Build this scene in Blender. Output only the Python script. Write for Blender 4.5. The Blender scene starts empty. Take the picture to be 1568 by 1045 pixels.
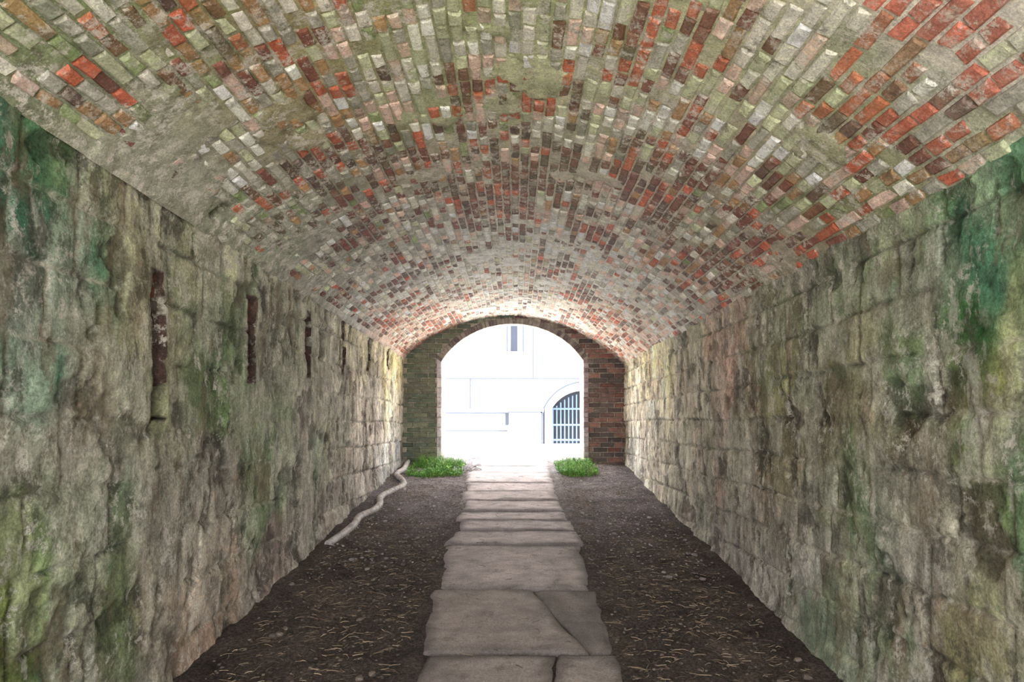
import bpy, math, random
import numpy as np
from mathutils import Vector
random.seed(7); rng=np.random.default_rng(7)
scene=bpy.context.scene
# ------------------------------------------------------------ helpers
def hsh(ix,iy,iz,seed):
    n=(ix.astype(np.int64)*374761393+iy.astype(np.int64)*668265263+iz.astype(np.int64)*2147483647+seed*1274126177)&0xffffffff
    n=((n^(n>>13))*1274126177)&0xffffffff
    n=((n^(n>>16))*2246822519)&0xffffffff
    n=n^(n>>15)
    return (n&0xffffff)/float(0xffffff)
def vn(x,y,z,seed=0):
    x,y,z=np.broadcast_arrays(np.asarray(x,float),np.asarray(y,float),np.asarray(z,float))
    ix,iy,iz=np.floor(x),np.floor(y),np.floor(z)
    fx,fy,fz=x-ix,y-iy,z-iz
    fx=fx*fx*(3-2*fx);fy=fy*fy*(3-2*fy);fz=fz*fz*(3-2*fz)
    r=0
    for dx in (0,1):
        for dy in (0,1):
            for dz in (0,1):
                w=(fx if dx else 1-fx)*(fy if dy else 1-fy)*(fz if dz else 1-fz)
                r=r+w*hsh(ix+dx,iy+dy,iz+dz,seed)
    return r
def fbm(x,y,z,seed=0,o=4):
    a=0;s=0;amp=1.;f=1.
    for i in range(o):
        a=a+amp*vn(x*f+i*17.3,y*f+i*5.1,z*f,seed+i); s+=amp; amp*=.5; f*=2.03
    return a/s
def sstep(a,b,x):
    t=np.clip((x-a)/(b-a),0,1); return t*t*(3-2*t)
def lin(c):
    c=np.asarray(c,float)/255.; return np.where(c<=.04045,c/12.92,((c+.055)/1.055)**2.4)
def mkobj(name,verts,faces,mat=None,cols=None,smooth=False,parent=None):
    me=bpy.data.meshes.new(name); me.from_pydata([tuple(v) for v in verts],[],[tuple(f) for f in faces])
    if cols is not None:
        at=me.color_attributes.new('Col','FLOAT_COLOR','POINT')
        a=np.ones((len(verts),4),dtype=np.float32); a[:,:3]=np.asarray(cols); at.data.foreach_set('color',a.ravel())
    if smooth: me.polygons.foreach_set('use_smooth',[True]*len(me.polygons))
    me.update()
    ob=bpy.data.objects.new(name,me); scene.collection.objects.link(ob)
    if mat: me.materials.append(mat)
    if parent: ob.parent=parent
    return ob
def gridfaces(n,m,flip=False):
    i=np.arange(n-1)[:,None]; j=np.arange(m-1)[None,:]
    a=(i*m+j).ravel(); b=((i+1)*m+j).ravel(); c=((i+1)*m+j+1).ravel(); d=(i*m+j+1).ravel()
    f=np.stack([a,b,c,d],1)
    return (f[:,::-1] if flip else f).tolist()
class NT:
    def __init__(s,name):
        s.mat=bpy.data.materials.new(name); s.mat.use_nodes=True; s.t=s.mat.node_tree; s.t.nodes.clear()
        s.out=s.t.nodes.new('ShaderNodeOutputMaterial'); s.b=s.t.nodes.new('ShaderNodeBsdfPrincipled')
        s.t.links.new(s.b.outputs[0],s.out.inputs[0]); s.b.inputs['Roughness'].default_value=.9
        s.b.inputs['Specular IOR Level'].default_value=.2
    def n(s,ty,**k):
        nd=s.t.nodes.new(ty)
        for a,v in k.items(): setattr(nd,a,v)
        return nd
    def l(s,a,b): s.t.links.new(a,b)
    def coord(s,scale=(1,1,1)):
        tc=s.n('ShaderNodeTexCoord'); mp=s.n('ShaderNodeMapping'); mp.inputs['Scale'].default_value=scale
        s.l(tc.outputs['Object'],mp.inputs[0]); return mp.outputs[0]
    def noise(s,scale,detail=6,rough=.6,cs=(1,1,1),dist=0):
        nd=s.n('ShaderNodeTexNoise'); nd.inputs['Scale'].default_value=scale; nd.inputs['Detail'].default_value=detail
        nd.inputs['Roughness'].default_value=rough; nd.inputs['Distortion'].default_value=dist
        s.l(s.coord(cs),nd.inputs['Vector']); return nd.outputs['Fac']
    def ramp(s,fac,stops):
        r=s.n('ShaderNodeValToRGB'); e=r.color_ramp.elements
        while len(e)<len(stops): e.new(.5)
        for i,(p,c) in enumerate(stops):
            e[i].position=p; e[i].color=(c,c,c,1) if isinstance(c,(int,float)) else (*c,1)
        s.l(fac,r.inputs[0]); return r.outputs[0]
    def mix(s,fac,a,b,mode='MIX'):
        m=s.n('ShaderNodeMix',data_type='RGBA',blend_type=mode)
        for sock,v in ((m.inputs[0],fac),(m.inputs[6],a),(m.inputs[7],b)):
            if isinstance(v,(int,float)): sock.default_value=v
            elif isinstance(v,tuple): sock.default_value=(*v,1)
            else: s.l(v,sock)
        return m.outputs[2]
    def mul(s,a,b):
        m=s.n('ShaderNodeMath',operation='MULTIPLY'); s.l(a,m.inputs[0]); s.l(b,m.inputs[1]); return m.outputs[0]
    def attr(s): 
        a=s.n('ShaderNodeVertexColor'); a.layer_name='Col'; return a.outputs[0]
    def bump(s,h,strength,dist=.01,prev=None):
        b=s.n('ShaderNodeBump'); b.inputs['Strength'].default_value=strength; b.inputs['Distance'].default_value=dist
        s.l(h,b.inputs['Height'])
        if prev: s.l(prev,b.inputs['Normal'])
        return b.outputs[0]
    def fin(s,col,nrm=None,rough=None):
        if isinstance(col,tuple): s.b.inputs['Base Color'].default_value=(*col,1)
        else: s.l(col,s.b.inputs['Base Color'])
        if nrm: s.l(nrm,s.b.inputs['Normal'])
        if rough is not None: s.b.inputs['Roughness'].default_value=rough
        return s.mat

# ------------------------------------------------------------ materials
def wall_mat(name):
    m=NT(name); base=m.attr()
    streak=m.noise(4,9,.68,(1,2.0,.5),.3)
    c=m.mix(1.0,base,m.ramp(streak,[(.34,.6),(.5,1.),(.66,1.4)]),'MULTIPLY')
    blot=m.noise(10,10,.72)
    c=m.mix(1.0,c,m.ramp(blot,[(.36,.62),(.5,1.0),(.62,1.35)]),'MULTIPLY')
    g1=m.ramp(m.noise(2.4,6,.7),[(.47,0.),(.56,1.)])
    c=m.mix(m.mul(m.ramp(m.noise(15,9,.8),[(.52,0.),(.57,.75)]),g1),c,tuple(lin((216,210,198))))
    c=m.mix(m.ramp(m.noise(3.3,12,.74,(1,1.7,.6)),[(.575,0.),(.61,.5)]),c,tuple(lin((204,200,188))))
    g2=m.ramp(m.noise(2.0,6,.7,(1,1,.8)),[(.46,1.),(.56,0.)])
    c=m.mix(m.mul(m.ramp(m.noise(7,11,.8,(1,1,.7)),[(.51,0.),(.57,.7)]),g2),c,tuple(lin((74,72,60))))
    br=m.ramp(m.noise(3.1,12,.72,(1,1.5,.6)),[(.55,0.),(.59,.4)]); c=m.mix(br,c,tuple(lin((128,110,90))))
    fine=m.noise(80,5,.75); c=m.mix(1.0,c,m.ramp(fine,[(.35,.74),(.65,1.26)]),'MULTIPLY')
    n=m.bump(m.noise(16,12,.75),.85,.022); n=m.bump(fine,.6,.008,n)
    return m.fin(c,n)
def brick_mat(name,wash=.52,amt=.75):
    m=NT(name); base=m.attr()
    blot=m.noise(14,9,.75)
    c=m.mix(1.0,base,m.ramp(blot,[(.32,.62),(.5,1.),(.68,1.38)]),'MULTIPLY')
    g1=m.ramp(m.noise(2.3,6,.7),[(.44,.15),(.54,1.)])
    c=m.mix(m.mul(m.ramp(m.noise(15,10,.82),[(wash,0.),(wash+.05,amt)]),g1),c,tuple(lin((220,214,202))))
    dk=m.noise(9,10,.85,(1.3,.8,1)); c=m.mix(m.ramp(dk,[(.55,0.),(.61,.55)]),c,tuple(lin((88,78,68))))
    fine=m.noise(110,4,.75); c=m.mix(1.0,c,m.ramp(fine,[(.35,.72),(.65,1.28)]),'MULTIPLY')
    n=m.bump(m.noise(32,9,.75),.9,.014); n=m.bump(fine,.5,.005,n)
    return m.fin(c,n)
M_wall=wall_mat('weathered_render'); M_brick=brick_mat('weathered_brick',.50,.85); M_brick2=brick_mat('pier_brick',.58)
m=NT('dirt'); base=m.attr()
c=m.mix(1.,base,m.ramp(m.noise(5,8,.7),[(.3,.55),(.7,1.5)]),'MULTIPLY')
f=m.noise(55,9,.85); c=m.mix(1.,c,m.ramp(f,[(.40,.35),(.5,.9),(.60,2.1)]),'MULTIPLY')
n=m.bump(m.noise(24,9,.8),1.,.03); n=m.bump(f,1.,.012,n); M_dirt=m.fin(c,n,.95)
m=NT('path_stone'); base=m.attr()
c=m.mix(1.,base,m.ramp(m.noise(4,9,.7,(1,1.6,1),.4),[(.3,.65),(.5,1.),(.7,1.35)]),'MULTIPLY')
c=m.mix(m.ramp(m.noise(9,11,.85),[(.53,0.),(.62,.55)]),c,tuple(lin((104,94,88))))
f=m.noise(110,5,.75); c=m.mix(1.,c,m.ramp(f,[(.35,.7),(.65,1.3)]),'MULTIPLY')
n=m.bump(m.noise(12,11,.78),.9,.022); n=m.bump(f,.5,.004,n); M_stone=m.fin(c,n,.8)
m=NT('litter'); M_litter=m.fin(m.attr(),None,.9)
m=NT('leaf'); c=m.mix(1.,m.attr(),m.ramp(m.noise(20,3),[(.3,.75),(.7,1.3)]),'MULTIPLY'); M_leaf=m.fin(c,None,.55)
m=NT('hose_plastic'); c=m.mix(m.ramp(m.noise(18,8,.75),[(.45,0.),(.62,.8)]),tuple(lin((196,190,188))),tuple(lin((118,108,102)))); M_hose=m.fin(c,m.bump(m.noise(40,5),.4,.01),.6)
m=NT('limewashed_stone'); c=m.mix(m.noise(3,6),tuple(lin((200,199,196))),tuple(lin((176,177,178)))); M_white=m.fin(c,m.bump(m.noise(20,6),.4,.01),.9)
m=NT('facade_shade_line'); c=m.mix(m.noise(3,6),tuple(lin((40,44,52))),tuple(lin((52,56,66)))); M_shade_line=m.fin(c,None,.9)  # facade lines and frames; groove shadow is put into this dark colour
m=NT('courtyard_paving'); c=m.mix(m.noise(2,8,.7),tuple(lin((230,226,218))),tuple(lin((208,204,194)))); M_court=m.fin(c,m.bump(m.noise(25,6),.5,.02),.9)
m=NT('entrance_gravel'); c=m.mix(m.noise(8,8,.8),tuple(lin((165,160,148))),tuple(lin((125,120,108)))); M_gravel=m.fin(c,m.bump(m.noise(45,6),.8,.02),.9)
m=NT('blue_painted_iron'); c=m.mix(m.noise(9,4),tuple(lin((62,80,108))),tuple(lin((50,68,98)))); M_iron=m.fin(c,None,.5)
m=NT('dark_recess'); c=m.mix(m.noise(4,4),tuple(lin((16,20,30))),tuple(lin((26,32,44)))); M_dark=m.fin(c,None,.6)
m=NT('turf'); c=m.mix(m.noise(6,8,.8),tuple(lin((90,120,50))),tuple(lin((60,85,35)))); M_turf=m.fin(c,m.bump(m.noise(40,6),1.,.03),.9)

# ------------------------------------------------------------ tunnel geometry
Y0,Y1=-1.6,10.1
XL,XR=-1.67,1.60
sL=lambda y:2.67-.11*y
sR=lambda y:2.47-.10*y
cr=lambda y:3.24-.105*y
A=math.radians(43)
def vault(t,y,off=0.):
    """t in [-1,1]; off>0 moves towards tunnel interior"""
    t=np.asarray(t,float);y=np.asarray(y,float)
    x=(XL+XR)/2+ (XR-XL)/2*np.sin(A*t)/math.sin(A)
    u=(t+1)/2
    s=sL(y)*(1-u)+sR(y)*u
    rise=cr(y)-(sL(y)+sR(y))/2
    z=s+rise*(np.cos(A*t)-math.cos(A))/(1-math.cos(A))
    return x-off*np.sin(A*t), y+0*t, z-off*np.cos(A*t)

# ---- walls
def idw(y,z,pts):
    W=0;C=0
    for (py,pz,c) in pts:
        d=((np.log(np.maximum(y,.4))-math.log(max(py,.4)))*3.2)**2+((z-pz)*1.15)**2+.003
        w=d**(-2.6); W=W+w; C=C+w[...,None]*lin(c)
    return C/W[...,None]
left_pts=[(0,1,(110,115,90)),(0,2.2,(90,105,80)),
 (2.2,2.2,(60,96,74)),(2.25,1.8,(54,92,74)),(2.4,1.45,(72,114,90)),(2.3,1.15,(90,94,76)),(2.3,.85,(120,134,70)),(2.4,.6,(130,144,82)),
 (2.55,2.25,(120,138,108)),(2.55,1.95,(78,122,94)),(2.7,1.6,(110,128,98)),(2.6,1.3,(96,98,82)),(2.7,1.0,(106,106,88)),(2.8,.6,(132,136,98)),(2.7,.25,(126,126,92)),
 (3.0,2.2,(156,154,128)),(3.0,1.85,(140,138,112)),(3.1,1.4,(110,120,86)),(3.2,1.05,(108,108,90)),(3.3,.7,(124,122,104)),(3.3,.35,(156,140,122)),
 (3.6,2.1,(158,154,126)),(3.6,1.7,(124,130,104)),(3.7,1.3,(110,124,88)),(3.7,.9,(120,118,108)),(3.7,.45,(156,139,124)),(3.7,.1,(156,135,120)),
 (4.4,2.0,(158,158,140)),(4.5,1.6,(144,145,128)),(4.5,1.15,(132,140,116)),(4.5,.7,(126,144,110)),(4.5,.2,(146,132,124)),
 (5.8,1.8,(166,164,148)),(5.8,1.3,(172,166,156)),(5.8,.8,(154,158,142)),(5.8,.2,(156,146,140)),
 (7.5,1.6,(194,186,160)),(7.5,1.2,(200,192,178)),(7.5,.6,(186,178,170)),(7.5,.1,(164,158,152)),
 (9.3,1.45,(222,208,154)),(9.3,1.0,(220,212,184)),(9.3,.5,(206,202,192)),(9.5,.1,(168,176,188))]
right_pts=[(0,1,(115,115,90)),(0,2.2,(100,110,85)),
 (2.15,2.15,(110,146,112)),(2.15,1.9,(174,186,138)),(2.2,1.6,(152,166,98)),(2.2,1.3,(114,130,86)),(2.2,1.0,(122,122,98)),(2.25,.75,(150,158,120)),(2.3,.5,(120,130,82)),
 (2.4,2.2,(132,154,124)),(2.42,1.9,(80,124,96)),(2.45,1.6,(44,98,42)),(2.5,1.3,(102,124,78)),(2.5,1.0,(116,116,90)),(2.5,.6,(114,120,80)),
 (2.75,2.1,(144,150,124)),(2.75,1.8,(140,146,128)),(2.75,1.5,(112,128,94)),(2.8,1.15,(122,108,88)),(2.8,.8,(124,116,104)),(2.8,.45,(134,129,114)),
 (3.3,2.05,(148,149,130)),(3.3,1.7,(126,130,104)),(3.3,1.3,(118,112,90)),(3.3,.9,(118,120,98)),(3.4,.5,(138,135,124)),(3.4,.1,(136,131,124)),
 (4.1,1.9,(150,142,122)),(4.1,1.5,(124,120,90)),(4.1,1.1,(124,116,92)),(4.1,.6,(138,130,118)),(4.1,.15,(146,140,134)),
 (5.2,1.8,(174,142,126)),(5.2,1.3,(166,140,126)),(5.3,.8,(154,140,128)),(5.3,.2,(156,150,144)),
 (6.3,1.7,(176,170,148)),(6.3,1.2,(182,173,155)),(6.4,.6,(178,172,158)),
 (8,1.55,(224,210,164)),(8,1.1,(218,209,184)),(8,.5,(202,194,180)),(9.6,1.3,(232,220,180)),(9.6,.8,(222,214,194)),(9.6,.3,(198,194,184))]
GAIN=1.3
def build_wall(name,side):
    ys=np.arange(Y0,Y1+.3,.0165); n=len(ys); m_=146
    top=(sL if side<0 else sR)(ys)+.05
    v=np.linspace(0,1,m_)
    Y=np.repeat(ys[:,None],m_,1); Z=-.12+v[None,:]*(top[:,None]+.12)
    X=np.full_like(Y,XL if side<0 else XR)
    sd=11 if side<0 else 47
    ch=.235 if side>0 else .27
    Zs=Z+ .05*(fbm(Y*1.3,Z*1.3,0,sd+60,4)-.5)+(.1*Y)
    course=np.floor(Zs/ch); fz=Zs/ch-course
    blen=.30+.3*hsh(course,course*0,course*0,sd)
    Yb=Y/blen+hsh(course,course*0+3,course*0,sd)*5+.12*(fbm(Y*2,Z*2,2,sd+61,3)-.5)
    blk=np.floor(Yb); fb=Yb-blk
    dj=np.minimum(np.minimum(fz,1-fz)*ch,np.minimum(fb,1-fb)*blen)+.016*(fbm(Y*9,Z*9,2,sd+62,4)-.5)
    jm=1-sstep(.004,.014,dj)
    vis=sstep(.40,.50,fbm(Y*1.3,Z*1.6,5,sd+9,5)+(.075 if side>0 else .0)+.008*Y)
    rnd=hsh(blk,course,blk*0,sd+2)
    rough=fbm(Y*3,Z*3,1,sd,5)-.5; r2=fbm(Y*18,Z*16,1,sd+20,4)-.5
    pits=sstep(.60,.65,fbm(Y*6,Z*5.5,8,sd+30,6))
    disp=.014*rough+.015*r2-.015*jm*vis+.016*(rnd-.5)*vis-.013*pits
    edge=fbm(Y*2.2,Z*1.8,7,sd+70,6); plaster=sstep(.50,.506,edge)
    edge2=fbm(Y*3.4,Z*2.6,7,sd+75,6); plaster2=sstep(.56,.565,edge2)
    disp+=.009*plaster*(1-.7*vis)+.006*plaster2*(1-.5*vis)
    disp+=.06*np.exp(-Z/.10)*(fbm(Y*4,0*Y,0,sd+5,4))
    disp+=.03*(fbm(Y*.7,Z*.7,3,sd+80,2)-.5)
    tz=(top[:,None]-.05-Z)+.10*(fbm(Y*3.2,Z*0,1,sd+88,5)-.5)
    disp+=.012*(1-sstep(.015,.035,tz))
    slots=[]
    if side<0:
        for i,yy in enumerate((3.16,4.29,5.45,6.6,7.75,8.85)):
            zt=1.98-.02*i; zb=1.44
            slots.append((yy,zb,zt))
            k=(np.abs(Y-yy)<.055+.03*(vn(Z*14,Y*0,0,i)-.5))&(Z>zb)&(Z<zt)
            disp=np.where(k,-.045,disp)
        k=(np.abs(Y-3.16)<.06)&(np.abs(Z-1.38)<.07); disp=np.where(k,-.24,disp)
        disp=np.where((np.abs(Y-2.72)<.03)&(np.abs(Z-1.76)<.035),disp-.05,disp)
    pts=left_pts if side<0 else right_pts
    wy=Y+.6*(fbm(Y*1.8,Z*1.1,9,sd+31,6)-.5)*np.clip(Y/3,.4,2); wz=Z+.8*(fbm(Y*2.8,Z*1.0,4,sd+32,6)-.5)
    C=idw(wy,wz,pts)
    C=C*(1+.50*(rnd-.5)*vis)[...,None]
    hue=hsh(blk+5,course+9,blk*0,sd+4)
    kk=(.28*vis*(hue>.78))[...,None]; C=C*(1-kk)+kk*lin((156,132,112))
    kk=(.32*vis*(hue<.22))[...,None]; C=C*(1-kk)+kk*lin((176,174,162))
    mcol=np.where((fbm(Y*1.5,Z*1.5,3,sd+97,4)>.5)[...,None],lin((176,170,154)),lin((56,54,46)))
    kk=(.65*jm*vis)[...,None]; C=C*(1-kk)+mcol*kk
    C=C*(.86+.18*plaster+.14*plaster2)[...,None]
    pink=sstep(.55,.61,fbm(Y*2.2,Z*1.2,3,sd+90,6)); C=C*(1-.22*pink[...,None])+.22*pink[...,None]*lin((164,144,130))
    gr=sstep(.53,.58,fbm(Y*2.8,Z*1.2,6,sd+91,7))*np.clip(1.25-Y/7,.05,1); C=C*(1-.5*gr[...,None])+.5*gr[...,None]*lin((88,120,74))
    tl=sstep(.55,.60,fbm(Y*2.0,Z*.9,16,sd+93,7))*np.clip(1.6-Y/3,0,1); C=C*(1-.45*tl[...,None])+.45*tl[...,None]*lin((56,100,76))
    gy=sstep(.52,.57,fbm(Y*3.5,Z*2.2,2,sd+95,7)); C=C*(1-.45*gy[...,None])+.45*gy[...,None]*lin((166,162,150))
    C=C*(1-.5*pits)[...,None]
    if side<0:
        for (yy,zb,zt) in slots:
            k=(np.abs(Y-yy)<.07)&(Z>zb-.02)&(Z<zt+.02); C=np.where(k[...,None],lin((72,56,50)),C)
        k=(np.abs(Y-3.16)<.065)&(np.abs(Z-1.38)<.078); C=np.where(k[...,None],lin((28,26,24)),C)
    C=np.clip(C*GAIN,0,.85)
    X=X-side*disp
    V=np.stack([X,Y,Z],-1).reshape(-1,3)
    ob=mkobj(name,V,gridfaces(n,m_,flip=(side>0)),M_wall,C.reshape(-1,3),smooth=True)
    return ob,slots
wall_left,slots=build_wall('wall_left',-1)
wall_right,_=build_wall('wall_right',1)
# ---- generic brick adder
def add_brick(V,F,Cc,o,ex,ey,ez,col,bev=.006,jit=.004):
    b=len(V); o=Vector(o);ex=Vector(ex);ey=Vector(ey);ez=Vector(ez)
    le,lf=ex.length,ey.length; nz=ez.normalized(); nx=ex.normalized(); ny=ey.normalized()
    cs=((-1,-1),(1,-1),(1,1),(-1,1))
    k=[(random.uniform(-jit,jit),random.uniform(-jit,jit),random.uniform(-jit,jit)) for _ in range(4)]
    for (a,c) in cs: V.append(o+ex*a+ey*c-ez)
    for q,(a,c) in enumerate(cs):
        V.append(o+ex*a+ey*c-nz*bev+nz*k[q][2]*.3+nx*k[q][0]+ny*k[q][1]*.7)
    for q,(a,c) in enumerate(cs):
        V.append(o+ex*a*(1-bev*1.3/le)+ey*c*(1-bev*1.3/lf)+nz*k[q][2]*.7+nx*k[q][0]+ny*k[q][1]*.7)
    for s in (0,4):
        for i in range(4):
            j=(i+1)%4; F.append((b+s+i,b+s+j,b+s+4+j,b+s+4+i))
    F.append((b+8,b+9,b+10,b+11))
    Cc.extend([col]*12)
V=[];F=[];Cc=[]
for i,(yy,zb,zt) in enumerate(slots):
    z=zb+.08 if i==0 else zb+.02
    while z<zt-.03:
        h=.062; col=lin(random.choice([(128,88,76),(108,82,74),(96,84,80),(134,86,72),(112,104,96)]))*GAIN*.65
        add_brick(V,F,Cc,(XL-.022+random.uniform(-.014,.008),yy+random.uniform(-.006,.006),z+h/2),(0,.046,0),(0,0,h/2-.005),(.03,0,0),col)
        z+=h+.008
mkobj('brick_slot_infill',V,F,M_brick2,Cc,parent=wall_left)

# ------------------------------------------------------------ vault
RED=(180,84,60);DRED=(112,54,48);PINK=(206,176,164);PGRN=(184,188,156);OCH=(164,124,86);GRY=(156,153,143);GRN=(128,142,98);WHT=(230,224,212);MAR=(88,60,56)
PAL=[RED,DRED,PINK,PGRN,OCH,GRY,GRN,WHT,MAR]
PALL=np.array([lin(c) for c in PAL])
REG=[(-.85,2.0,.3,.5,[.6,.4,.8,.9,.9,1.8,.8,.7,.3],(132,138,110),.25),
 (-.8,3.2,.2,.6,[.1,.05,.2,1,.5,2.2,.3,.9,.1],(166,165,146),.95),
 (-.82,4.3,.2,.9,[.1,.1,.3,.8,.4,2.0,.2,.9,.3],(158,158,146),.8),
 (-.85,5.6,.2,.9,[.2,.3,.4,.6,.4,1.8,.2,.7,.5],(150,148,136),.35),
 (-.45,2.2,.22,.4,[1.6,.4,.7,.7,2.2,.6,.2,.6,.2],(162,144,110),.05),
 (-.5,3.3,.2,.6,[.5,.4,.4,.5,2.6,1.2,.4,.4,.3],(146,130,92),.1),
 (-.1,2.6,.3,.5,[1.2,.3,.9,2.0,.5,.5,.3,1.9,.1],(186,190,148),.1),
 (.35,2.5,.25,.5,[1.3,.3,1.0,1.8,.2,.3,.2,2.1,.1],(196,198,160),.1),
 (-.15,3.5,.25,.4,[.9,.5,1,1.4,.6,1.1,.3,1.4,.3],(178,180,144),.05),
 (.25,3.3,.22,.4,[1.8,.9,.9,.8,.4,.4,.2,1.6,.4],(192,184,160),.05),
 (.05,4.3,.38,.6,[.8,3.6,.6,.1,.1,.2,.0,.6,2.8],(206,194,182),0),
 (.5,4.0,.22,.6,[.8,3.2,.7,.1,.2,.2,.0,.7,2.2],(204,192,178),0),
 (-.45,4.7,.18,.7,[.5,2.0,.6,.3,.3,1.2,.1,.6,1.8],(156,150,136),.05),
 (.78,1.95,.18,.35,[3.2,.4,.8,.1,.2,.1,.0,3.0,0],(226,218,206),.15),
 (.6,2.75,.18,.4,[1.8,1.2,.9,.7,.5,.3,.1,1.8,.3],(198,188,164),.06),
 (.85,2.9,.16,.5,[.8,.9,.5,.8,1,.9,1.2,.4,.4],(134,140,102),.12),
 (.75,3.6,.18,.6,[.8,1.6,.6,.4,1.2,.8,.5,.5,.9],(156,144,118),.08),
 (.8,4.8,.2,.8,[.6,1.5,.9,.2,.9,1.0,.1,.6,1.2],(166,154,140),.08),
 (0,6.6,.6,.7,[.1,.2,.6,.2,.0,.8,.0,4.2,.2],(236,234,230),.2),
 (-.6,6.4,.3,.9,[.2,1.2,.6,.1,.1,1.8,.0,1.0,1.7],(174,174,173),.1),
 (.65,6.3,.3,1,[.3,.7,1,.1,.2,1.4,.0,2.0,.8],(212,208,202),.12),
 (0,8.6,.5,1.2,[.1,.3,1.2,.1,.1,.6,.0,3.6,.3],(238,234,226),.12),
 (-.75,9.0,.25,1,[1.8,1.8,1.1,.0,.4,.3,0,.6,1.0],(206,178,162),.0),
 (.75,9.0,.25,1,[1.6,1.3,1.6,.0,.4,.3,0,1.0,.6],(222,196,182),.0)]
def region(t,y):
    W=0;P=0;MC=0;PL=0
    for (rt,ry,st,sy,pal,mc,pl) in REG:
        w=np.exp(-.5*((t-rt)/st)**2-.5*((y-ry)/sy)**2)**1.5+1e-9
        pal=np.array(pal,float);pal=pal/pal.sum()
        W=W+w; P=P+w[...,None]*pal; MC=MC+w[...,None]*lin(mc); PL=PL+w*pl
    return P/W[...,None],MC/W[...,None],PL/W
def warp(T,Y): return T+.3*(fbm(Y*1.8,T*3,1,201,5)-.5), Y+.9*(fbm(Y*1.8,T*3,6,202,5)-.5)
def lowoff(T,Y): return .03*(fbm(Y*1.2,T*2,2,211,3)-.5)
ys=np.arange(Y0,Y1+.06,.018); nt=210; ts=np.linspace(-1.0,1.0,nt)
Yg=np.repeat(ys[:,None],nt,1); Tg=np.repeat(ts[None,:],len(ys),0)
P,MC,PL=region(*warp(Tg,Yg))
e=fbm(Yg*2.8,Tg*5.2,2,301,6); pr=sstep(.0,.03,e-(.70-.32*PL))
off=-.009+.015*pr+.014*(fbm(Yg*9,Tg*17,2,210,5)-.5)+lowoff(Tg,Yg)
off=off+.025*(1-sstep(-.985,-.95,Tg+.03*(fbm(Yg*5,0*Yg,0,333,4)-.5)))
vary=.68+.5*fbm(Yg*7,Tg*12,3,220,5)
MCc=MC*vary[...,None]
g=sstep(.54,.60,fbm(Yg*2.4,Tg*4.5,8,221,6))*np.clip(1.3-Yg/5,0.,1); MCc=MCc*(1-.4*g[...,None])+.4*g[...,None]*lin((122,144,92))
k=((Yg-3.62)**2/.0035+(Tg+.93)**2/.0008)<.7+.9*fbm(Yg*20,Tg*40,0,5,2)
MCc[k]=lin((40,36,32)); 
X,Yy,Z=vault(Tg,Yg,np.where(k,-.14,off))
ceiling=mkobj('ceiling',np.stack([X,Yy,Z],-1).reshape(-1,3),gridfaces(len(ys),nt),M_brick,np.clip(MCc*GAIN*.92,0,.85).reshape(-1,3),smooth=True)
NC=60; dt=2/NC
B=[]
for j in range(NC):
    t=-1+(j+.5)*dt
    y=Y0+.05+random.uniform(0,.1)
    while y<Y1-.05:
        L=(.098 if random.random()<.84 else .185)+random.uniform(-.012,.010)
        B.append((t,y+L/2,L)); y+=L+.013
B=np.array(B); bt,by,bl=B.T
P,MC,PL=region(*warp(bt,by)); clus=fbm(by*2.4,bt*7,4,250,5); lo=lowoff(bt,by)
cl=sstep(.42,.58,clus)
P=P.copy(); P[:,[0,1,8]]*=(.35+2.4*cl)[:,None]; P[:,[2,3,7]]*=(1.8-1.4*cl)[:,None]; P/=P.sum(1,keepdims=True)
hw=dt*.5*.80
off=lo+rng.uniform(-.003,.006,len(B)); off[rng.random(len(B))<.05]-=.02
gb=sstep(.54,.60,fbm(by*2.4,bt*4.5,8,221,6))*np.clip(1.3-by/5,0,1)
def V3(t,y,o): return np.stack(vault(t,y,o),-1)
O=V3(bt,by,off); EX=V3(bt,by+bl/2,off)-O; EY=V3(bt+hw,by,off)-O; EZ=V3(bt,by,off+.03)-O
V=[];F=[];Cc=[]
for i in range(len(B)):
    if ((by[i]-3.62)**2/.012+(bt[i]+.93)**2/.003)<1 or random.random()<.03: continue
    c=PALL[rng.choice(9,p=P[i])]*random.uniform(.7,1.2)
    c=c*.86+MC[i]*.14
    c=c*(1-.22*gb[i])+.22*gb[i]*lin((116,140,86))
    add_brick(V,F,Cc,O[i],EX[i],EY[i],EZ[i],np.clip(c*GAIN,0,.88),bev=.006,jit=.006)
mkobj('ceiling_bricks',V,F,M_brick,Cc,parent=ceiling)

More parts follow.
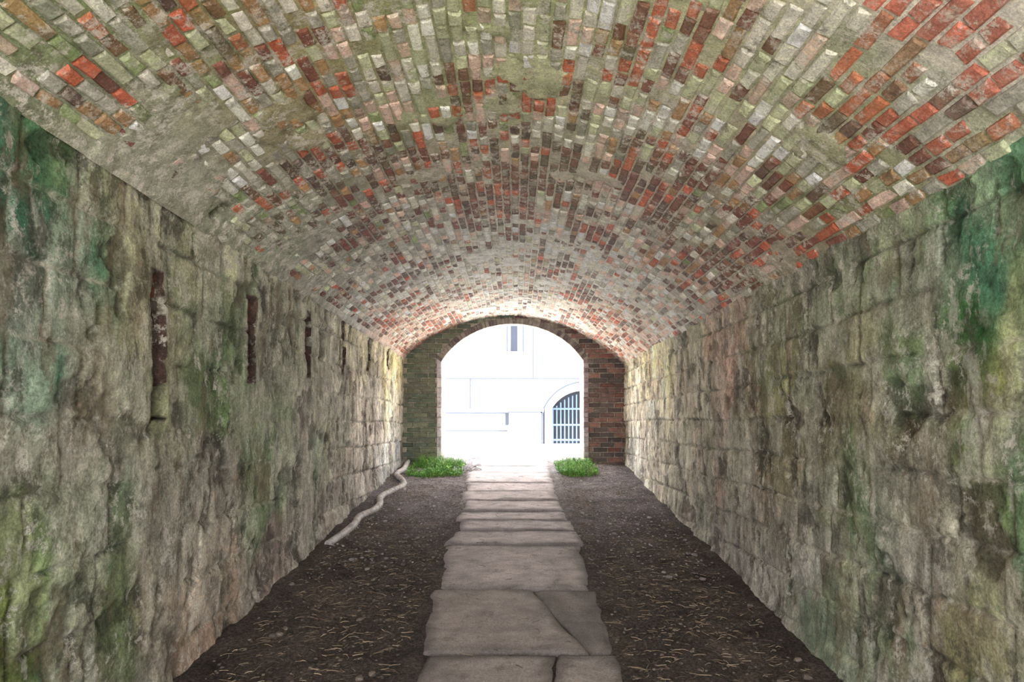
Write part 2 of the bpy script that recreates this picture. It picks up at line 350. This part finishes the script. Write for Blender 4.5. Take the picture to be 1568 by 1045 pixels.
# ------------------------------------------------------------ end wall with arched opening
def arch_pts(cx,hw,zs,rise,n=36):
    a=math.radians(62)
    out=[]
    for i in range(n+1):
        th=a-2*a*i/n
        out.append((cx+hw*math.sin(th)/math.sin(a),zs+rise*(math.cos(th)-math.cos(a))/(1-math.cos(a))))
    return out
def arched_wall(name,x0,x1,z0,z1,cx,hw,zb,zs,rise,ya,yb,mat,col):
    inner=[(cx+hw,zb)]+[(cx+hw,zb+(zs-zb)*k/8) for k in range(1,8)]+arch_pts(cx,hw,zs,rise)+[(cx-hw,zs-(zs-zb)*k/8) for k in range(1,8)]+[(cx-hw,zb)]
    def outer(p):
        x,z=p
        if z<=zs+1e-6: return (x1 if x>cx else x0, z)
        ang=(x-cx)/hw
        if abs(ang)>.78: 
            s=(1-abs(ang))/.22; return (x1 if ang>0 else x0, zs+(z1-zs)*s)
        return (cx+(x1-cx)*ang/.78 if ang>0 else cx+(cx-x0)*ang/.78, z1)
    V=[];F=[]; n=len(inner)
    for yy in (ya,yb):
        V+= [(p[0],yy,p[1]) for p in inner]; V+=[(outer(p)[0],yy,outer(p)[1]) for p in inner]
    for i in range(n-1):
        F.append((i,i+1,n+i+1,n+i)); F.append((2*n+i+1,2*n+i,3*n+i,3*n+i+1))
        F.append((i+1,i,2*n+i,2*n+i+1)); F.append((n+i,n+i+1,3*n+i+1,3*n+i))
    return mkobj(name,V,F,mat,[lin(col)]*len(V))
OC=-.05; OH=1.05; OZS=1.53; ORISE=.54
end_wall=arched_wall('wall_back',-3.2,3.2,-.15,3.4,OC,OH,-.15,OZS,ORISE,10.12,10.72,M_wall,(175,166,150))
V=[];F=[];Cc=[]
def inside_open(x,z,m=0.):
    if abs(x-OC)>OH+m: return False
    if z<=OZS: return True
    a=math.radians(62); s=(x-OC)/(OH+m)*math.sin(a); s=max(-1,min(1,s))
    return z<OZS+(ORISE+m)*(math.cos(math.asin(s))-math.cos(a))/(1-math.cos(a))
r=0; z=-.04
while z<2.25:
    x=-1.72+(.11 if r%2 else 0)
    while x<1.65:
        w=.20; xc=x+w/2
        x+=w+.012
        left=xc<0
        xa,xb=xc-w/2,xc+w/2
        mg=.10 if z>OZS else .07
        while xb-xa>.03 and inside_open(xb if left else xa,z+.03,mg):
            if left: xb-=.01
            else: xa+=.01
        if xb-xa<.04: continue
        if z+.06>float(vault(max(-1,min(1,math.asin(max(-1,min(1,((xa+xb)/2-(XL+XR)/2)/((XR-XL)/2)*math.sin(A))))/A)),10.1)[2])+.06: continue
        if left: c=random.choice([(120,126,108),(108,118,100),(126,130,110),(116,118,106),(104,114,100)])
        else: c=random.choice([(112,88,84),(98,88,84),(130,88,80),(116,102,98),(88,78,76),(146,110,100)])
        add_brick(V,F,Cc,((xa+xb)/2,10.095+random.uniform(-.006,.006),z+.031),((xb-xa)/2,0,0),(0,0,.030),(0,-.03,0),lin(c)*random.uniform(.75,1.2))
    z+=.073; r+=1
for sx in (-1,1):
    z=-.04
    while z<OZS-.02:
        c=random.choice([(210,200,206),(190,182,190),(216,208,210)]) if sx<0 else random.choice([(168,150,156),(144,120,124),(188,172,178)])
        h=.073 if sx>0 else .146
        add_brick(V,F,Cc,(OC+sx*(OH+.034),10.085,z+h/2),(.034,0,0),(0,0,h/2-.003),(0,-.04,0),lin(c))
        z+=h
ap=arch_pts(OC,OH+.045,OZS,ORISE+.045,46)
for i in range(46):
    p,q=ap[i],ap[i+1]; mx,mz=(p[0]+q[0])/2,(p[1]+q[1])/2
    d=Vector((q[0]-p[0],0,q[1]-p[1])); L=d.length; d.normalize(); nn=Vector((-d.z,0,d.x))
    c=random.choice([(138,130,124),(118,108,106),(150,142,134),(108,94,96)]) 
    add_brick(V,F,Cc,(mx,10.08,mz),d*(L/2-.004),nn*.045,(0,-.04,0),lin(c))
mkobj('arch_brickwork',V,F,M_brick2,Cc,parent=end_wall)

# ------------------------------------------------------------ floor
xs=np.linspace(-1.78,1.72,140); ysf=np.arange(Y0-.2,10.76,.025)
Xg=np.repeat(xs[None,:],len(ysf),0); Yg=np.repeat(ysf[:,None],len(xs),1)
Zf=.035*(fbm(Xg*1.5,Yg*1.5,0,401,4)-.5)+.022*(fbm(Xg*9,Yg*9,0,402,5)-.5)+.03*np.abs(Xg/1.6)**3
Zf=np.where(np.abs(Xg)<.45,np.minimum(Zf,.0)-.004,Zf+.016*np.exp(-((np.abs(Xg)-.55)/.08)**2))
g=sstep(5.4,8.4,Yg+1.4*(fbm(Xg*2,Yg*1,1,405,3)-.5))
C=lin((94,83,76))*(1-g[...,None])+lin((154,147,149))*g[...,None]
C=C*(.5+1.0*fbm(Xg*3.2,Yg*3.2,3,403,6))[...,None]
tan=sstep(.54,.61,fbm(Xg*2.4,Yg*1.6,3,409,6)); C=C*(1-.28*tan[...,None])+.28*tan[...,None]*lin((132,116,101))
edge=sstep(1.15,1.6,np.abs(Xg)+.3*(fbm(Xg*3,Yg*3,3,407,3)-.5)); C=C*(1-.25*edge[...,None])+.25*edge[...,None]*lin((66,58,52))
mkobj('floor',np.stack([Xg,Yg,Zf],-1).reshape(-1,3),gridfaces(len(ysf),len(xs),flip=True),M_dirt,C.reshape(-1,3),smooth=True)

# ------------------------------------------------------------ path slabs
J=[(-1.6,-.5,.52),(.0,-.52,.5),(.9,-.5,.53),(1.9,-.49,.5),(2.75,-.5,.52),(3.66,-.475,.51),(4.66,-.535,.535),(5.70,-.57,.55),(6.18,-.52,.53),(6.57,-.54,.52),(6.98,-.56,.50),(7.50,-.585,.49),(7.97,-.585,.46),(8.56,-.62,.47),(9.27,-.64,.47),(9.85,-.67,.49),(10.75,-.70,.50)]
V=[];F=[];Cc=[]
def slab(poly,ztop,col,tilt):
    n=34; m_=34; b=len(V)
    p=[np.array(q) for q in poly]; seed=random.randint(1,9999)
    u,v=np.meshgrid(np.linspace(0,1,n+1),np.linspace(0,1,m_+1),indexing='ij')
    Lx=np.linalg.norm(p[1]-p[0]); Ly=np.linalg.norm(p[3]-p[0])
    u=np.clip((u-1/n)/(1-2/n),0,1); v=np.clip((v-1/m_)/(1-2/m_),0,1)
    q=p[0]*((1-u)*(1-v))[...,None]+p[1]*(u*(1-v))[...,None]+p[2]*(u*v)[...,None]+p[3]*((1-u)*v)[...,None]
    x,y=q[...,0],q[...,1]
    de=np.minimum(np.minimum(u,1-u)*Lx,np.minimum(v,1-v)*Ly)
    qx=x+.06*(fbm(x*4,y*6,seed,1,5)-.5); qy=y+.032*(fbm(x*6,y*6,77,9,5)-.5)
    z=ztop+tilt[0]*(u-.5)+tilt[1]*(v-.5)+.022*(fbm(x*4,y*4,seed,3,5)-.5)
    z-=.012*(1-sstep(0,.025,de))
    I,K=np.meshgrid(np.arange(n+1),np.arange(m_+1),indexing='ij')
    rim=(I==0)|(I==n)|(K==0)|(K==m_); z=np.where(rim,z-.07,z)
    dirt=sstep(.0,.08,de-.12*(fbm(x*7,y*7,seed,6,5)-.35))
    cc=col*(.56+.44*dirt)[...,None]*(.8+.4*fbm(x*3,y*3,seed,8,5))[...,None]
    cc=np.where(rim[...,None],lin((30,26,24)),cc)
    V.extend(np.stack([qx,qy,z],-1).reshape(-1,3).tolist()); Cc.extend(cc.reshape(-1,3).tolist())
    for i in range(n):
        for j in range(m_):
            a=b+i*(m_+1)+j; F.append((a,a+m_+1,a+m_+2,a+1))
def jit(a=.012): return random.uniform(-a,a)
for i in range(len(J)-1):
    y0,l0,r0=J[i]; y1,l1,r1=J[i+1]
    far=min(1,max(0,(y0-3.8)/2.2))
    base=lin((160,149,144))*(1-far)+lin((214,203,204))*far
    gpp=.011
    lj,rj=jit(.03),jit(.03)
    zt=.020+jit(.010); t=(jit(.006),jit(.018))
    c=base*random.uniform(.86,1.12)
    if abs(y0-3.66)<.01:
        slab([(l0+lj,y0+gpp),(.395,y0+gpp),(.10,y1-gpp),(l1+lj,y1-gpp)],zt,c,(0,0))
        slab([(.402,y0+gpp),(r0+rj,y0+gpp),(r1+rj,y1-gpp),(.108,y1-gpp)],zt-.004,c*.94,(0,0))
    elif abs(y0-2.75)<.01:
        slab([(l0,y0+gpp),(.10,y0+gpp),(.22,y1-gpp),(l1,y1-gpp)],zt,c,(0,0))
        slab([(.108,y0+gpp),(r0,y0+gpp),(r1+.03,y1-gpp),(.228,y1-gpp)],zt+.002,c*1.06,(0,0))
    else:
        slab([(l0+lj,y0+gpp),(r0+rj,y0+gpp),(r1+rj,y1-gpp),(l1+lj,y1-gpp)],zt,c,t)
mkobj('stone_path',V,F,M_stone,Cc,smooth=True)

# ------------------------------------------------------------ litter (straw, bark, pebbles)
def floor_z(x,y):
    j=int(round((x+1.78)/(3.5)*139)); i=int(round((y-(Y0-.2))/.025))
    j=max(0,min(139,j)); i=max(0,min(len(ysf)-1,i)); return float(Zf[i,j])
V=[];F=[];Cc=[]
for k in range(8500):
    y=1.6+8.2*random.random()**1.3; x=random.uniform(-1.52,1.46)
    onp=-.58<x<.56
    if onp and random.random()<.95: continue
    z=floor_z(x,y)+.003 if not onp else .036
    a=random.gauss(0,.6) if random.random()<.5 else random.uniform(0,math.pi); L=random.uniform(.008,.034); w=random.uniform(.0008,.0017)
    dx,dy=math.cos(a),math.sin(a); nx,ny=-dy*w,dx*w; cv=random.uniform(-.006,.006)
    b=len(V)
    for s in (-1,0,1):
        ox=x+dx*L*s+(-dy*cv if s==0 else 0); oy=y+dy*L*s+(dx*cv if s==0 else 0); oz=z+random.uniform(0,.005)+(.002 if s==0 else 0)
        V+= [(ox+nx,oy+ny,oz),(ox-nx,oy-ny,oz),(ox,oy,oz+w*1.5)]
    for s in (0,3):
        for q in range(3):
            r_=(q+1)%3; F.append((b+s+q,b+s+r_,b+s+3+r_,b+s+3+q))
    c=lin(random.choice([(144,124,102),(116,98,82),(84,70,60),(160,142,118),(58,48,42)])); Cc+=[c]*9
def blob(x,y,z,r,c,fl=.6):
    b=len(V); n=6
    V.append((x,y,z+r*fl)); Cc.append(c)
    for ring,(rr,zz) in enumerate(((.7,.75),(1.,.1),(.8,-.5))):
        for i in range(n):
            a=i*2*math.pi/n+ring*.4; k=rr*r*random.uniform(.75,1.2)
            V.append((x+math.cos(a)*k,y+math.sin(a)*k,z+r*fl*zz)); Cc.append(c)
    for i in range(n):
        j=(i+1)%n; F.append((b,b+1+i,b+1+j))
        for g_ in (0,1): F.append((b+1+g_*n+i,b+1+(g_+1)*n+i,b+1+(g_+1)*n+j,b+1+g_*n+j))
for k in range(6500):
    y=1.8+8.1*random.random()**.75; x=random.uniform(-1.55,1.48)
    if -.58<x<.55: continue
    r_=random.uniform(.003,.011)*(2.3 if random.random()<.05 else 1)
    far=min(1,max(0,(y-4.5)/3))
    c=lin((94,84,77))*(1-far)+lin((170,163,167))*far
    blob(x,y,floor_z(x,y)+r_*.2,r_,c*random.uniform(.45,1.6))
mkobj('ground_litter',V,F,M_litter,Cc)

# ------------------------------------------------------------ hose along left wall
hp=[(-1.57,9.95,.06),(-1.53,9.3,.055),(-1.55,8.9,.055),(-1.42,8.55,.05),(-1.35,8.15,.05),(-1.42,7.85,.05),(-1.48,7.5,.05),(-1.42,7.15,.05),(-1.43,6.85,.05),(-1.50,6.6,.05),(-1.49,6.3,.045),(-1.52,6.0,.035),(-1.56,5.7,.03)]
cu=bpy.data.curves.new('drain_hose','CURVE'); cu.dimensions='3D'; cu.bevel_depth=.034; cu.bevel_resolution=5; cu.resolution_u=10; cu.use_fill_caps=True
sp=cu.splines.new('BEZIER'); sp.bezier_points.add(len(hp)-1)
for bp,p in zip(sp.bezier_points,hp):
    bp.co=p; bp.handle_left_type=bp.handle_right_type='AUTO'
ho=bpy.data.objects.new('tmp',cu); scene.collection.objects.link(ho)
dg=bpy.context.evaluated_depsgraph_get(); me=bpy.data.meshes.new_from_object(ho.evaluated_get(dg)); bpy.data.objects.remove(ho)
hose=bpy.data.objects.new('drain_hose',me); scene.collection.objects.link(hose); me.materials.clear(); me.materials.append(M_hose)
for p in me.polygons: p.use_smooth=True

# ------------------------------------------------------------ grass clumps
def grass(name,x0,x1,y0,y1,nb):
    V=[];F=[];Cc=[]
    for k in range(nb):
        x=random.uniform(x0,x1); y=y0+(y1-y0)*random.random(); 
        q=(x-(x0+x1)/2)**2/((x1-x0)/2)**2+max(0,((y0+y1)/2-y))**2/((y1-y0)/2)**2
        if q>1.2+.9*float(vn(x*8,y*8,0,3))-.45 or float(vn(x*6,y*6,0,4))<.28: continue
        H=random.uniform(.03,.15)*(1.2-q*.45)*(.6+.7*float(vn(x*5,y*5,3,9))); a=random.uniform(0,6.28); ln=random.uniform(.3,1.1)*H
        x=min(max(x,x0+ln),x1-ln); y=min(y,y1-ln)
        w=random.uniform(.003,.006); dx,dy=math.cos(a),math.sin(a); b=len(V)
        c=lin(random.choice([(112,170,74),(96,152,64),(150,200,94),(82,128,58),(140,150,90)]))
        for s in range(4):
            f=s/3; ww=w*(1-f*.85); px=x+dx*ln*f*f; py=y+dy*ln*f*f; pz=H*math.sin(f*1.5)
            V+=[(px-dy*ww,py+dx*ww,pz),(px+dy*ww,py-dx*ww,pz)]; Cc+=[c,c]
        for s in range(3): F.append((b+2*s,b+2*s+1,b+2*s+3,b+2*s+2))
    for k in range(nb//3):
        x=random.uniform(x0+.04,x1-.04); y=random.uniform(y0,y1-.05)
        if (x-(x0+x1)/2)**2/((x1-x0)/2)**2+max(0,((y0+y1)/2-y))**2/((y1-y0)/2)**2>1.15 or float(vn(x*6,y*6,0,4))<.28: continue
        z=random.uniform(.02,.10); a=random.uniform(0,6.28); L=random.uniform(.02,.05); w=L*.4; t=random.uniform(-.3,.6)
        dx,dy=math.cos(a),math.sin(a); b=len(V); c=lin(random.choice([(110,172,76),(136,192,86),(92,148,64)]))
        for (s,ww) in ((0,.1),(.35,1),(.7,.8),(1,.05)):
            px=x+dx*L*s;py=y+dy*L*s;pz=z+t*L*s-.01*s*s
            V+=[(px-dy*w*ww,py+dx*w*ww,pz+.004),(px,py,pz),(px+dy*w*ww,py-dx*w*ww,pz+.004)]; Cc+=[c]*3
        for s in range(3):
            q=b+3*s; F+=[(q,q+1,q+4,q+3),(q+1,q+2,q+5,q+4)]
    return mkobj(name,V,F,M_leaf,Cc)
grass('grass_clump',-1.50,-.71,8.85,10.04,3200)
grass('grass_clump.001',.53,1.14,9.0,10.04,2000)

# ------------------------------------------------------------ courtyard
xs=np.linspace(-14,14,30); yc=np.linspace(10.7,25.2,40)
Xg=np.repeat(xs[None,:],40,0); Yg=np.repeat(yc[:,None],30,1); Zg=-(Yg-10.7)*.113-.01
mkobj('courtyard_ground',np.stack([Xg,Yg,Zg],-1).reshape(-1,3),gridfaces(40,30,flip=True),M_court)
fac=arched_wall('building_facade',-14,12,-1.8,8,2.46,1.15,-1.8,-.31,.64,25.0,25.6,M_white,(235,232,226))
def box(V,F,x0,x1,y0,y1,z0,z1):
    b=len(V); V+=[(x0,y0,z0),(x1,y0,z0),(x1,y1,z0),(x0,y1,z0),(x0,y0,z1),(x1,y0,z1),(x1,y1,z1),(x0,y1,z1)]
    F+=[(b,b+3,b+2,b+1),(b+4,b+5,b+6,b+7),(b,b+1,b+5,b+4),(b+1,b+2,b+6,b+5),(b+2,b+3,b+7,b+6),(b+3,b,b+4,b+7)]
V=[];F=[]
box(V,F,-14,1.0,24.9,25,-.46,-.34); box(V,F,-.3,.95,24.6,25,-1.7,-.4); box(V,F,-14,-.3,24.8,25,-1.7,-1.1)
box(V,F,-.36,.26,24.85,25,1.66,1.75)
ap=arch_pts(2.46,1.15,-.31,.64,28); ao=arch_pts(2.46,1.40,-.31,.90,28)
for i in range(28):
    b=len(V)
    for (p) in (ap[i],ap[i+1],ao[i+1],ao[i]): V.append((p[0],24.85,p[1]))
    for (p) in (ap[i],ap[i+1],ao[i+1],ao[i]): V.append((p[0],25.02,p[1]))
    F+=[(b,b+1,b+2,b+3),(b,b+4,b+5,b+1),(b+3,b+2,b+6,b+7),(b+1,b+5,b+6,b+2),(b,b+3,b+7,b+4)]
for sx in (-1,1): box(V,F,2.46+sx*1.275-.125,2.46+sx*1.275+.125,24.85,25.02,-1.75,-.31)
mkobj('stone_trim',V,F,M_white,parent=fac)
V=[];F=[]
ao=arch_pts(2.46,1.41,-.31,.91,28); a2=arch_pts(2.46,1.48,-.31,.98,28)
for i in range(28):
    b=len(V)
    for p in (ao[i],ao[i+1],a2[i+1],a2[i]): V.append((p[0],24.94,p[1]))
    F.append((b,b+1,b+2,b+3))
box(V,F,.985,1.045,24.94,24.99,-1.7,-.31)
box(V,F,-14,1.0,24.88,24.995,-.52,-.46); box(V,F,-.29,.94,24.56,24.6,-.46,-.41); box(V,F,.90,.95,24.56,24.6,-1.7,-.41)
box(V,F,-14,-.3,24.77,24.8,-1.15,-1.1); box(V,F,-14,12,24.97,24.995,.73,.78)
box(V,F,-1.7,-1.64,24.97,24.995,-.46,.73); box(V,F,.6,.65,24.97,24.995,.78,3.4)
box(V,F,-.35,-.29,24.95,24.99,1.75,3.4);box(V,F,.24,.30,24.95,24.99,1.7,3.4)
mkobj('facade_shade_lines',V,F,M_shade_line,parent=fac)  # dark strips painting the shadow lines around trim, plus window frame lines
V=[];F=[]; box(V,F,-.20,.06,24.93,24.99,1.75,3.3); box(V,F,-.39,-.25,24.55,24.6,-.90,-.46); box(V,F,1.2,3.8,25.62,25.7,-1.8,.6)
mkobj('dark_openings',V,F,M_dark,parent=fac)
V=[];F=[]
x=1.36
while x<3.6:
    zt=-.33+.64*max(0,(1-((x-2.46)/1.15)**2))-.12
    box(V,F,x-.022,x+.022,25.18,25.22,-1.62,zt); x+=.145
for z in (-1.5,-.95,-.36): box(V,F,1.31,3.61,25.17,25.23,z-.03,z+.03)
mkobj('iron_gate',V,F,M_iron)
V=[(-14,-14,-.16),(14,-14,-.16),(14,Y0-.1,-.06),(-14,Y0-.1,-.06)]; mkobj('entrance_ground',V,[(0,1,2,3)],M_gravel)
xs_=np.linspace(-4,4,14); yt=np.linspace(Y0,10.72,20)
P_=[(x_,y_,3.5+.08*math.sin(x_*2+y_)) for y_ in yt for x_ in xs_]
mkobj('unseen_turf_cover',P_,gridfaces(20,14,flip=True),M_turf)  # unseen cover added above the vault to block sky and sun
# ------------------------------------------------------------ light
w=bpy.data.worlds.new('World'); scene.world=w; w.use_nodes=True
bg=w.node_tree.nodes['Background']; bg.inputs[0].default_value=(.95,.96,1,1); bg.inputs[1].default_value=7.5
sun=bpy.data.lights.new('sun','SUN'); sun.energy=36; sun.angle=.01; sun.color=(1,.97,.94)
so=bpy.data.objects.new('sun',sun); scene.collection.objects.link(so)
d=Vector((-.35,.32,-1.0)); so.rotation_euler=d.to_track_quat('-Z','Y').to_euler()
# ------------------------------------------------------------ camera
cam=bpy.data.cameras.new('camera'); cam.lens=24; cam.sensor_width=36; cam.clip_start=.02
co=bpy.data.objects.new('camera',cam); scene.collection.objects.link(co)
co.location=(0,0,1.6); co.rotation_euler=(math.radians(91.23),0,math.radians(.33)); scene.camera=co
scene.view_settings.view_transform='Standard'; scene.view_settings.look='None'; scene.view_settings.exposure=.72
